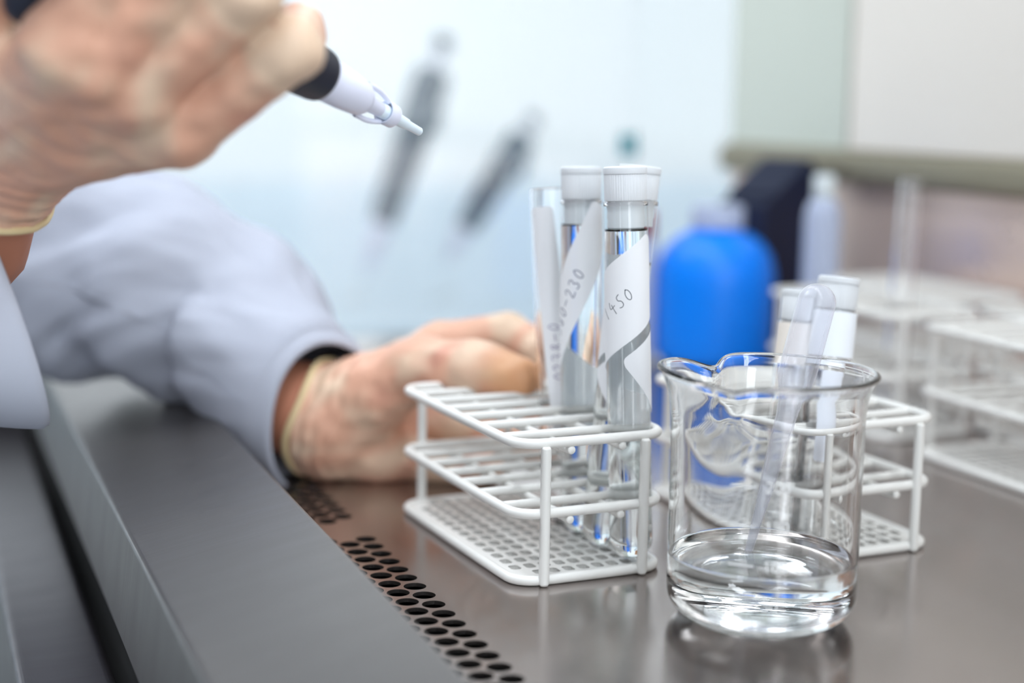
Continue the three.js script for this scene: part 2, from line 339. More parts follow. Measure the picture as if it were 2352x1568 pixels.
const GLYPH = { // handwriting: strokes in a unit box, y down
  1: [[[0.45, 0], [0.5, 1]]], 4: [[[0.45, 0.05], [0.1, 0.62], [0.95, 0.5]], [[0.62, 0.3], [0.6, 1.1]]],
  5: [[[0.85, 0], [0.4, 0.08], [0.35, 0.42], [0.7, 0.5], [0.75, 0.85], [0.4, 1], [0.1, 0.92]]],
  0: [[[0.6, 0.02], [0.2, 0.3], [0.15, 0.8], [0.5, 0.95], [0.85, 0.55], [0.8, 0.12], [0.5, 0.05]]],
  2: [[[0.1, 0.25], [0.4, 0], [0.75, 0.2], [0.5, 0.6], [0.1, 0.98], [0.9, 0.9]]], 3: [[[0.1, 0.1], [0.6, 0], [0.75, 0.25], [0.4, 0.48], [0.8, 0.7], [0.5, 1], [0.1, 0.9]]],
  8: [[[0.7, 0.1], [0.3, 0.1], [0.3, 0.4], [0.75, 0.65], [0.6, 0.98], [0.2, 0.9], [0.25, 0.6], [0.7, 0.35], [0.7, 0.1]]], '-': [[[0.1, 0.5], [0.8, 0.48]]],
};
function labelPaper(text, len, w, at, size, weight, color = '#1d2433') {
  const cv = document.createElement('canvas'), k = 12000; cv.width = Math.round(len * k); cv.height = Math.round(w * k);
  const g = cv.getContext('2d');
  g.fillStyle = '#fbfcff'; g.fillRect(0, 0, cv.width, cv.height);
  g.strokeStyle = color; g.lineWidth = weight * k; g.lineCap = 'round'; g.lineJoin = 'round';
  let x = cv.width - at[0] * k; const s = size * k;
  for (const ch of text) {
    for (const st of GLYPH[ch] ?? []) {
      g.beginPath();
      st.forEach((p, i) => { const X = x + p[0] * s * 0.68, Y = cv.height / 2 + at[1] * k + (p[1] - 0.5) * s; if (!i) g.moveTo(X, Y); else { const q = st[i - 1]; const mx = x + (q[0] + p[0]) / 2 * s * 0.68, my = cv.height / 2 + at[1] * k + ((q[1] + p[1]) / 2 - 0.5) * s; g.quadraticCurveTo(x + q[0] * s * 0.68, cv.height / 2 + at[1] * k + (q[1] - 0.5) * s, mx, my); if (i === st.length - 1) g.lineTo(X, Y); } });
      g.stroke();
    }
    x += s * 0.86;
  }
  const t = new THREE.CanvasTexture(cv); t.colorSpace = THREE.SRGBColorSpace;
  return P({ name: 'label_paper', map: t, roughness: 0.9, transmission: 0.2, thickness: 0 });
}
const CAPS = 'test tubes in the front rack';
function testTube(label, base, top, { L, R = 0.0088, w = 0.0011, cap = true, liquid = 0, turn = 0, group = CAPS }) {
  const t = thing('test_tube', label, 'test tube', base, 0, group), up = A(top).sub(A(base)).normalize();
  t.quaternion.setFromUnitVectors(V(0, 1, 0), up);
  t.rotateY(turn);
  part('glass', liquid ? tubeShell(L, R, w) : tubeWall(L, R, w), liquid ? M.tubeGlass : M.wallGlass, t);
  if (liquid) part('rim', lathe([[R - w, L - 0.0013], [R, L - 0.0013], ...arc(R - w / 2, L, w / 2, 0, Math.PI, 8), [R - w, L - 0.0013]], 64), M.wallGlass, t);
  if (liquid) part('liquid', liquidShape(R, w, liquid), M.tubeLiquid, t);
  if (cap) { const c = part('cap', capShape(R), M.capWhite, t); c.position.y = L + w / 2; part('lid', lidShape(R), M.capWhite, c); }
  return t;
}
const FACE = -0.43;       // turns a tube so that its front (+z) looks at the camera from where it stands
const tubeA = testTube('capped glass tube with the sharp white label reading 1450, foremost in the front rack', [0.2672, 0.0035, -0.5488], [0.2640, 0.1622, -0.5579], { L: 0.1435, liquid: 0.1322, turn: FACE });
part('label', labelStrip(0.0088, [0.0186, 0.1206], [-0.803, -0.596], 0.085, 0.029, 0.003), labelPaper('1450', 0.085, 0.029, [0.0370, -0.0004], 0.0050, 0.00026), tubeA);
const tubeB = testTube('capped glass tube leaning right, half hidden behind the tube labelled 1450', [0.2631, 0.0035, -0.5694], [0.2782, 0.1597, -0.5735], { L: 0.1435, liquid: 0.118, turn: FACE });
part('label', labelStrip(0.0088, [0.009, 0.112], [-0.80, -0.60], 0.085, 0.030, 0.003), labelPaper('2308', 0.085, 0.030, [0.05, 0], 0.0045, 0.0003), tubeB);
const tubeC = testTube('capped glass tube with a narrow slanting label, just left of the tube labelled 1450', [0.2634, 0.0035, -0.5900], [0.2637, 0.1597, -0.6000], { L: 0.1415, liquid: 0.131, turn: FACE });
part('label', labelStrip(0.0088, [0.0125, 0.1385], [-0.44, -0.898], 0.105, 0.0160, 0.002), labelPaper('02380-230', 0.105, 0.0160, [0.068, 0], 0.0052, 0.0004, '#5a5f78'), tubeC);
const tubeD = testTube('open glass tube without a cap beside the gloved thumb, leftmost in the front rack', [0.2628, 0.0035, -0.6085], [0.2590, 0.1489, -0.6225], { L: 0.1455, w: 0.0010, cap: false, turn: FACE });
part('label', labelStrip(0.0088, [-0.0042, 0.138], [0.075, -0.997], 0.10, 0.011, 0.002), labelPaper('0238-0', 0.10, 0.011, [0.075, 0], 0.005, 0.0004, '#8d86a5'), tubeD);
const tubeE = testTube('short capped tube with a pale label, standing just right behind the plastic dropper', [0.3470, 0.0035, -0.5440], [0.3640, 0.1152, -0.5560], { L: 0.099, w: 0.001, turn: FACE, group: 'test tubes in the rack behind the beaker' });
part('label', labelStrip(0.0089, [0, 0.0985], [0, -1], 0.019, 0.052, 0.001), S({ color: 0xeff4fa, roughness: 0.7 }), tubeE);
part('label', labelStrip(0.0088, [0.0032, 0.074], [0.02, -0.9998], 0.038, 0.012, 0.001), S({ color: 0xe9eef8, roughness: 0.7 }), tubeE);
const tubeF = testTube('short capped tube with a cream label, mostly hidden behind the plastic dropper bulb', [0.3415, 0.0035, -0.5590], [0.3550, 0.1092, -0.5700], { L: 0.092, w: 0.001, turn: FACE, group: 'test tubes in the rack behind the beaker' });
part('label', labelStrip(0.0089, [0, 0.0915], [0, -1], 0.016, 0.052, 0.001), S({ color: 0xefe7dd, roughness: 0.7 }), tubeF);
testTube('empty clear tube leaning in the tall rack in front of the back panel', [0.5285, 0.0035, -0.7475], [0.5425, 0.1450, -0.7590], { L: 0.142, R: 0.0066, w: 0.0007, cap: false, turn: FACE, group: 'test tube in the tall rack' });

// ---------------------------------------------------------------- beaker, water, dropper
const font = await new FontLoader().loadAsync('fonts/droid/droid_sans_regular.typeface.json');
const beaker = thing('beaker', 'clear glass beaker with a pouring spout and white graduations, partly filled with water', 'beaker', [0.2868, 0, -0.4802]);
{
  const R = 0.0346, w = 0.0015, q = Math.PI / 2, spout = Math.atan2(-0.361, -0.9325);
  const LEVEL = 0.0225, prof = [[R - w * 0.5, LEVEL + 0.0010], [R - 0.0001, LEVEL + 0.0011], [R, LEVEL + 0.0016], [R, 0.04], [R, 0.06], [R, 0.072], [R + 0.0002, 0.078], [R + 0.0008, 0.0825], [R + 0.0018, 0.0862], [R + 0.0032, 0.0892],
    ...arc(R + 0.0034, 0.0906, 0.0012, -0.4, 2.9, 7), [R + 0.0012, 0.0887], [R - 0.0003, 0.0858], [R - 0.0010, 0.082], [R - w, 0.077], [R - w, 0.06], [R - w, 0.04], [R - w, LEVEL + 0.0016], [R - w + 0.0001, LEVEL + 0.0011], [R - w * 0.5, LEVEL + 0.0010]];
  const g = lathe(prof, 160), p = g.attributes.position;
  for (let i = 0; i < p.count; i++) {
    const x = p.getX(i), y = p.getY(i), z = p.getZ(i), k = smooth(0.066, 0.0905, y); if (!k) continue;
    let a = Math.atan2(z, x) - spout; a = Math.abs(Math.atan2(Math.sin(a), Math.cos(a))) * 180 / Math.PI;
    const pinch = Math.exp(-(((a - 57) / 12.5) ** 2)), lip = Math.exp(-((a / 30) ** 2)), r = Math.hypot(x, z), f = (r + k * (-0.0074 * pinch + 0.0012 * lip)) / r;
    p.setXYZ(i, x * f, y + k * (-0.0034 * pinch + 0.0014 * lip), z * f);
  }
  const gm = mergeVertices(g.deleteAttribute('uv').deleteAttribute('normal'), 1e-7); gm.computeVertexNormals();
  part('glass_body', gm, M.glass, beaker);
  part('base', lathe([[0, 0.0008], [0.015, 0.0007], [0.022, 0.0002], [0.0255, 0], ...arc(R - 0.0105, 0.0105, 0.0105, -q * 0.86, 0, 12), [R, LEVEL - 0.004], [R, LEVEL + 0.0011]], 128), M.tubeGlass, beaker);
  // printed scale: bent round the wall, facing the camera
  const wrapTo = (geo, h, u0) => {
    const q2 = geo.attributes.position;
    for (let i = 0; i < q2.count; i++) { const a = -(q2.getX(i) + u0) / R + 2.1, r = R + 0.00004 + q2.getZ(i); q2.setXYZ(i, r * Math.cos(a), q2.getY(i) + h, r * Math.sin(a)); }
    geo.computeVertexNormals(); return geo;
  };
  for (const [txt, h] of [['50', 0.0145], ['100', 0.0285], ['150', 0.0425], ['200', 0.0565]]) {
    part('graduation', wrapTo(new THREE.BoxGeometry(0.009, 0.0006, 0.00008, 12, 1, 1), h, -0.0075), M.print, beaker);
    part('number', wrapTo(new TextGeometry(txt, { font, size: 0.0038, depth: 0.00008, curveSegments: 4, bevelEnabled: false }).translate(0, -0.0019, 0), h, 0), M.print, beaker);
  }
  const r = R - 0.0003;
  const wg = lathe([[0, 0.0012], [0.015, 0.0011], [0.022, 0.0006], [0.0255, 0.0004], ...arc(R - 0.0105, 0.0105, 0.0102, -q * 0.86, 0, 12), [r, 0.016], [r, LEVEL + 0.0009], [R - w, LEVEL + 0.0009], [R - w - 0.0012, LEVEL + 0.0002], [R - w - 0.003, LEVEL], [0, LEVEL]], 128);
  const t = thing('water', 'shallow clear water at the bottom of the glass beaker', 'water', [0.2868, 0, -0.4802]);
  part('water_body', wg, M.water, t);
}
{
  const a = V(0.2853, 0.0205, -0.4880), b = V(0.3218, 0.1190, -0.5035), L = a.distanceTo(b);
  const t = thing('dropper', 'soft clear plastic dropper standing in the glass beaker', 'dropper', a.toArray());
  t.quaternion.setFromUnitVectors(V(0, 1, 0), b.clone().sub(a).normalize());
  const o = [[0.0014, 0], [0.0019, 0.012], [0.0031, 0.03], [0.0036, 0.045], [0.0039, 0.056], [0.0046, 0.061], [0.0066, 0.067], [0.0072, 0.071], [0.0073, 0.08], [0.0073, L - 0.009], ...arc(0, L - 0.0076, 0.0073, 0, Math.PI / 2, 8)];
  part('stem', lathe(o.slice(0, 6), 40), M.dropper, t);
  part('bulb', lathe(o.slice(5), 40), M.dropper, t);
}

// ---------------------------------------------------------------- pipettes
function makePipette(label, gripMat, group) {
  // along +y: tip at 0, nose cone, dark collar, handle with a finger hook, plunger
  const t = thing('pipette', label, 'pipette', [0, 0, 0], 0, group);
  part('tip', lathe([[0, 0], [0.0012, 0], [0.0016, 0.0005], [0.0018, 0.0085], [0.0021, 0.0088], [0.0025, 0.0175], [0.0028, 0.018], [0.0028, 0.026], [0, 0.026]], 32), M.tip, t);
  part('nose_cone', lathe([[0, 0.022], [0.0026, 0.022], [0.0033, 0.0335], [0.0052, 0.0345], [0.0066, 0.0375], [0.0074, 0.046], [0.0082, 0.066], [0, 0.066]], 48), M.cone, t);
  part('ejector_ring', mergeGeometries([lathe([[0.0034, 0.0175], [0.0044, 0.0175], [0.0046, 0.0225], [0.0037, 0.0225], [0.0034, 0.0175]], 40), ...[0.7, 3.84].map((q) => tube([[0.0039 * Math.cos(q), 0.0222, 0.0039 * Math.sin(q)], [0.0056 * Math.cos(q), 0.028, 0.0056 * Math.sin(q)], [0.0060 * Math.cos(q), 0.036, 0.0060 * Math.sin(q)]], 0.0010, 8))]), M.cone, t);
  part('collar', lathe([[0, 0.0585], [0.0078, 0.0585], [0.0092, 0.0592], [0.0096, 0.061], [0.0105, 0.072], [0.0105, 0.074], [0, 0.074]], 48), gripMat, t);
  part('handle', lathe([[0, 0.072], [0.0104, 0.072], [0.0112, 0.09], [0.0122, 0.12], [0.0130, 0.16], [0.0130, 0.19], [0.0120, 0.197], [0.006, 0.2], [0, 0.2]], 48), gripMat, t);
  part('finger_hook', box(0.013, 0.024, 0.040, 0, 0.153, 0.020, 0.006), gripMat, t);
  const pl = part('plunger', lathe([[0, 0.198], [0.0032, 0.198], [0.0032, 0.218], [0, 0.218]], 24), M.cone, t);
  part('button', lathe([[0, 0.217], [0.0065, 0.217], [0.007, 0.219], [0.007, 0.226], [0.0055, 0.229], [0, 0.229]], 32), gripMat, pl);
  return t;
}
function aim(o, a, b, turn = 0) { o.position.set(...a); o.quaternion.setFromUnitVectors(V(0, 1, 0), A(b).sub(A(a)).normalize()); o.rotateY(turn); return o; }
// the finger hook of the held pipette lies over the index finger
const HOOK = (() => { const d = V(-0.0056, -0.0181, -0.0296).applyQuaternion(new THREE.Quaternion().setFromUnitVectors(V(0, 1, 0), V(-0.78436, 0.33197, 0.52399)).invert()); return Math.atan2(d.x, d.z); })();
aim(makePipette('pipette with a dark handle and pale nose cone held in the gloved right hand', M.navy), [0.1810, 0.1734, -0.5628], [0.1328, 0.1938, -0.5306], HOOK);
struct('lab_bench', mergeGeometries([box(1.5, 0.04, 0.9, 1.0, -0.32, -1.85, 0.004), box(1.4, 0.56, 0.8, 1.0, -0.62, -1.85, 0.004)]), M.enamel);
const benchPip = aim(makePipette('pipette with haze greyed handle leaning in the clear holder, taller of the two in the background', M.hazedGrip, 'pipettes in the clear holder'), [0.4918, -0.0320, -1.75], [0.5808, 0.2264, -1.75]);
benchPip.scale.set(1.6, 1.35, 1.6);
{
  const c = benchPip.clone(); c.name = numbered('pipette'); c.userData = { ...benchPip.userData, label: 'pipette with haze greyed handle leaning in the clear holder, lower of the two in the background' };
  scene.add(c); aim(c, [0.5895, -0.0120, -1.75], [0.6915, 0.1442, -1.75]); c.scale.set(1.4, 0.95, 1.4);
}
{
  const t = thing('pipette_holder', 'clear pipette holder on a white base, on the bench beyond the glass side panel', 'holder', [0.54, -0.30, -1.75]);
  part('base', box(0.26, 0.03, 0.14, 0.03, 0.015, 0, 0.004), M.enamel, t);
  part('clear_plate', box(0.24, 0.40, 0.005, 0.03, 0.225, -0.048, 0.002), M.pane, t);
  for (const x of [-0.055, 0.055]) part('peg', rod(V(x, 0.245, -0.048), V(x + 0.01, 0.262, 0.01), 0.004), M.enamel, t);
}

// ---------------------------------------------------------------- things at the back of the work surface
{
  const t = thing('blue_bottle', 'squat bright blue plastic bottle standing behind the test tubes', 'bottle', [0.543, 0, -0.990]);
  part('body', lathe([[0, 0.001], [0.034, 0.001], [0.0405, 0.003], [0.0425, 0.009], [0.0432, 0.03], [0.0432, 0.058], [0.0425, 0.068], [0.0395, 0.079], [0.033, 0.0885], [0.024, 0.0945], [0.0185, 0.0965], [0.0175, 0.099], [0, 0.099]], 72), M.blue, t);
  part('cap', lathe([[0, 0.098], [0.0185, 0.098], [0.0190, 0.0995], [0.0190, 0.113], [0.0178, 0.1145], [0, 0.1145]], 48), M.paleBlue, t);
}
{
  const t = thing('navy_box', 'dark navy wedge shaped box right behind the blue bottle', 'box', [0.606, 0.0022, -1.026], 0.372);
  const sh = new THREE.Shape([[-0.032, 0], [0.026, 0], [0.029, 0.136], [0.022, 0.140], [-0.020, 0.1145], [-0.032, 0.11]].map((p) => new THREE.Vector2(...p)));
  part('body', new THREE.ExtrudeGeometry(sh, { depth: 0.04, bevelEnabled: true, bevelSize: 0.002, bevelThickness: 0.002, bevelSegments: 3 }).translate(0, 0, -0.02), M.navyCloth, t);
  part('lid', box(0.05, 0.004, 0.046, 0, 0, 0, 0.0015).rotateZ(0.545).translate(0.0, 0.130, 0), M.navyCloth, t);
}
{
  const t = thing('pale_bottle', 'slim pale blue bottle right of the navy box, by the back panel', 'bottle', [0.5804, 0, -0.9106]);
  part('body', lathe([[0, 0.001], [0.011, 0.001], [0.0125, 0.003], [0.0125, 0.112], [0.010, 0.121], [0.006, 0.125], [0, 0.125]], 40), M.paleBlue, t);
  part('cap', lathe([[0, 0.124], [0.0075, 0.124], [0.0075, 0.138], [0.006, 0.140], [0, 0.140]], 32), M.enamel, t);
}
{
  const t = thing('red_cap_bottle', 'small bottle with a dark red cap left of the blue bottle', 'bottle', [0.492, 0, -1.012]);
  part('body', lathe([[0, 0.001], [0.012, 0.001], [0.0135, 0.003], [0.0135, 0.085], [0.011, 0.091], [0, 0.091]], 40), M.paleBlue, t);
  part('cap', lathe([[0, 0.090], [0.0115, 0.090], [0.0115, 0.108], [0.0105, 0.110], [0, 0.110]], 32), M.red, t);
}
{
  const t = thing('wall_clip', 'small pale teal clip on the far glass side of the cabinet', 'clip', [0.560, 0.1515, -1.1775]);
  part('plate', box(0.017, 0.020, 0.006, 0, 0, 0, 0.002), M.teal, t);
}

// ---------------------------------------------------------------- the person
// naive surface nets over a signed distance field
function surfaceNets(f, lo, hi, h, colorAt) {
  const n = [0, 1, 2].map((k) => Math.ceil((hi[k] - lo[k]) / h) + 1), [nx, ny, nz] = n, val = new Float32Array(nx * ny * nz), id = (x, y, z) => (z * ny + y) * nx + x;
  for (let z = 0; z < nz; z++) for (let y = 0; y < ny; y++) for (let x = 0; x < nx; x++) val[id(x, y, z)] = f(lo[0] + x * h, lo[1] + y * h, lo[2] + z * h);
  const vid = new Int32Array(nx * ny * nz).fill(-1), pos = [], idx = [], E = [];
  for (let a = 0; a < 8; a++) for (const b of [1, 2, 4]) if (!(a & b)) E.push([a, a | b]);
  const off = (a) => [a & 1, (a >> 1) & 1, (a >> 2) & 1];
  for (let z = 0; z < nz - 1; z++) for (let y = 0; y < ny - 1; y++) for (let x = 0; x < nx - 1; x++) {
    const v = []; let m = 0;
    for (let a = 0; a < 8; a++) { const o = off(a); v[a] = val[id(x + o[0], y + o[1], z + o[2])]; if (v[a] < 0) m |= 1 << a; }
    if (m === 0 || m === 255) continue;
    let c = [0, 0, 0], k = 0;
    for (const [a, b] of E) if ((v[a] < 0) !== (v[b] < 0)) { const t = v[a] / (v[a] - v[b]), p = off(a), q = off(b); for (let i = 0; i < 3; i++) c[i] += p[i] + (q[i] - p[i]) * t; k++; }
    vid[id(x, y, z)] = pos.length / 3;
    pos.push(lo[0] + (x + c[0] / k) * h, lo[1] + (y + c[1] / k) * h, lo[2] + (z + c[2] / k) * h);
  }
  const quad = (a, b, c, d, flip) => { if (Math.min(a, b, c, d) < 0) return; if (flip) idx.push(a, c, b, a, d, c); else idx.push(a, b, c, a, c, d); };
  for (let z = 1; z < nz - 1; z++) for (let y = 1; y < ny - 1; y++) for (let x = 1; x < nx - 1; x++) {
    const v0 = val[id(x, y, z)] < 0;
    if (v0 !== val[id(x + 1, y, z)] < 0) quad(vid[id(x, y - 1, z - 1)], vid[id(x, y, z - 1)], vid[id(x, y, z)], vid[id(x, y - 1, z)], !v0);
    if (v0 !== val[id(x, y + 1, z)] < 0) quad(vid[id(x - 1, y, z - 1)], vid[id(x - 1, y, z)], vid[id(x, y, z)], vid[id(x, y, z - 1)], !v0);
    if (v0 !== val[id(x, y, z + 1)] < 0) quad(vid[id(x - 1, y - 1, z)], vid[id(x, y - 1, z)], vid[id(x, y, z)], vid[id(x - 1, y, z)], !v0);
  }
  const g = new THREE.BufferGeometry(), nor = [], col = [], e = h * 0.5, uv = [];
  for (let i = 0; i < pos.length; i += 3) {
    const [x, y, z] = [pos[i], pos[i + 1], pos[i + 2]];
    const d = V(f(x + e, y, z) - f(x - e, y, z), f(x, y + e, z) - f(x, y - e, z), f(x, y, z + e) - f(x, y, z - e)).normalize();
    nor.push(d.x, d.y, d.z); uv.push(x + z, y);
    if (colorAt) col.push(...colorAt(x, y, z));
  }
  g.setAttribute('position', new THREE.Float32BufferAttribute(pos, 3)); g.setAttribute('normal', new THREE.Float32BufferAttribute(nor, 3));
  g.setAttribute('uv', new THREE.Float32BufferAttribute(uv, 2));
  if (colorAt) g.setAttribute('color', new THREE.Float32BufferAttribute(col, 3));
  g.setIndex(idx); return g;
}
const cap = (a, b, ra, rb) => {
  const [ax, ay, az] = a, bx = b[0] - ax, by = b[1] - ay, bz = b[2] - az, L = bx * bx + by * by + bz * bz;
  return (x, y, z) => { const px = x - ax, py = y - ay, pz = z - az; let t = (px * bx + py * by + pz * bz) / L; t = t < 0 ? 0 : t > 1 ? 1 : t; return Math.hypot(px - bx * t, py - by * t, pz - bz * t) - ra + (ra - rb) * t; };
};
const smin = (a, b, k) => { const h = Math.max(k - Math.abs(a - b), 0) / k; return Math.min(a, b) - h * h * k * 0.25; };
const chainField = (pts, rad, k = 0.004) => { const c = pts.slice(1).map((p, i) => cap(pts[i], p, rad[i], rad[i + 1])); return (x, y, z) => { let d = c[0](x, y, z); for (let i = 1; i < c.length; i++) d = smin(d, c[i](x, y, z), k); return d; }; };
function handField(H) {
  const palm = [], w = H.wrist;
  for (const f of ['index', 'middle', 'ring', 'pinky']) palm.push(cap(w, H[f][0], 0.0175, f === 'pinky' ? 0.0098 : 0.0106));
  palm.push(cap(w, H.thumb[0], 0.018, 0.0165), cap(H.thumb[0], H.thumb[1], 0.0165, 0.0135), ...(H.extra ?? []).map((e) => cap(...e)));
  palm.push(cap(H.fore, w, 0.0255, 0.0225));
  const fing = [chainField(H.index, [0.0104, 0.0094, 0.0086, 0.0078]), chainField(H.middle, [0.0108, 0.0098, 0.0090, 0.0080]), chainField(H.ring, [0.0100, 0.0092, 0.0085, 0.0076]), chainField(H.pinky, [0.0098, 0.0086, 0.0077, 0.0067]), chainField(H.thumb.slice(1), [0.0130, 0.0116, 0.0088])];
  return (x, y, z) => {
    let p = palm[0](x, y, z);
    for (let i = 1; i < palm.length; i++) p = smin(p, palm[i](x, y, z), 0.010);
    let q = fing[0](x, y, z);
    for (let i = 1; i < 5; i++) q = smin(q, fing[i](x, y, z), 0.0022);
    return smin(p, q, 0.005);
  };
}
const leftHand = {
  fore: [0.120, 0.050, -0.790], wrist: [0.187, 0.031, -0.7310],
  thumb: [[0.2050, 0.0446, -0.7135], [0.2239, 0.0609, -0.6904], [0.2410, 0.0641, -0.6593], [0.2536, 0.0625, -0.6411]],
  index: [[0.2478, 0.0629, -0.7357], [0.2815, 0.0690, -0.7290], [0.2940, 0.0610, -0.7065], [0.3055, 0.0480, -0.6890]],
  middle: [[0.2394, 0.0455, -0.7416], [0.2734, 0.0450, -0.7282], [0.2919, 0.0364, -0.7087], [0.3059, 0.0312, -0.6916]],
  ring: [[0.2270, 0.0273, -0.7347], [0.2563, 0.0218, -0.7256], [0.2730, 0.0178, -0.7076], [0.2872, 0.0149, -0.6962]],
  pinky: [[0.2162, 0.0126, -0.7213], [0.2395, 0.0088, -0.7094], [0.2511, 0.0083, -0.7005], [0.2613, 0.0077, -0.6942]],
  extra: [[[0.1881, 0.0185, -0.7300], [0.2103, 0.0140, -0.7238], 0.017, 0.0135]],
};
const rightHand = {
  fore: [0.0151, 0.1324, -0.6099], wrist: [0.0334, 0.1686, -0.5761],
  thumb: [[0.0306, 0.1815, -0.5576], [0.0206, 0.2059, -0.5275], [0.0233, 0.2324, -0.5091], [0.0367, 0.2494, -0.4958]],
  index: [[0.0445, 0.1994, -0.4867], [0.0688, 0.2333, -0.4655], [0.0760, 0.2424, -0.4956], [0.0701, 0.2366, -0.5209]],
  middle: [[0.0548, 0.1955, -0.4875], [0.0818, 0.2286, -0.4607], [0.0896, 0.2365, -0.4948], [0.0840, 0.2286, -0.5228]],
  ring: [[0.0672, 0.1867, -0.4921], [0.0958, 0.2164, -0.4619], [0.1050, 0.2236, -0.4975], [0.0999, 0.2162, -0.5254]],
  pinky: [[0.0816, 0.1744, -0.5007], [0.1095, 0.2001, -0.4690], [0.1200, 0.2062, -0.5041], [0.1176, 0.1991, -0.5367]],
  extra: [[[0.0456, 0.1760, -0.5617], [0.0598, 0.1795, -0.5318], 0.0165, 0.0150]],
};
const boundsOf = (H, pad) => {
  const pts = [H.wrist, ...H.thumb, ...H.index, ...H.middle, ...H.ring, ...H.pinky], lo = [0, 1, 2].map((k) => Math.min(...pts.map((p) => p[k])) - pad), hi = [0, 1, 2].map((k) => Math.max(...pts.map((p) => p[k])) + pad);
  return [lo, hi];
};
const person = thing('person', 'person in white lab coat and pale gloves, gripping the front rack and holding a pipette', 'person', [-0.26, -0.9, -0.62]);
const local = (g) => g.translate(0.26, 0.9, 0.62);
const pinkTone = new THREE.Color('#d8a48a'), creamTone = new THREE.Color('#e0cdb2'), redTone = new THREE.Color('#cf8f7c'), tanTone = new THREE.Color('#dc9c5c');
const gloveColor = (H, cx, cy, cz) => {
  const rings = [H.thumb[1], H.thumb[2], H.index[1], H.index[2], H.middle[1], H.ring[1], H.pinky[1]];
  const ax = A(H.middle[0]).sub(A(H.wrist)).normalize(), side = V(0, 1, 0).cross(ax).normalize(), up = ax.clone().cross(side);
  const tipp = [H.thumb[3], H.index[3], H.middle[3]];
  return (x, y, z) => {
    const p = V(x, y, z), u = p.dot(ax), v = p.dot(side), w = p.dot(up);
    let t = smooth(-0.15, 0.40, fbm(u * 22, v * 70 + cx, w * 70, 2)) * 0.75, r = smooth(0.0, 0.45, fbm(u * 26 + 9, v * 50, w * 50 + 5, 2));
    for (const c of rings) { const d = Math.hypot(x - c[0], y - c[1], z - c[2]); t = Math.max(t, smooth(0.0165, 0.0125, d) * 0.75); }
    const c = pinkTone.clone().lerp(creamTone, t * 0.9).lerp(redTone, r * (1 - t) * 0.55);
    for (const q of tipp) { const d = Math.hypot(x - q[0], y - q[1], z - q[2]); c.lerp(tanTone, smooth(0.024, 0.006, d) * 0.6); }
    return c.toArray();
  };
};
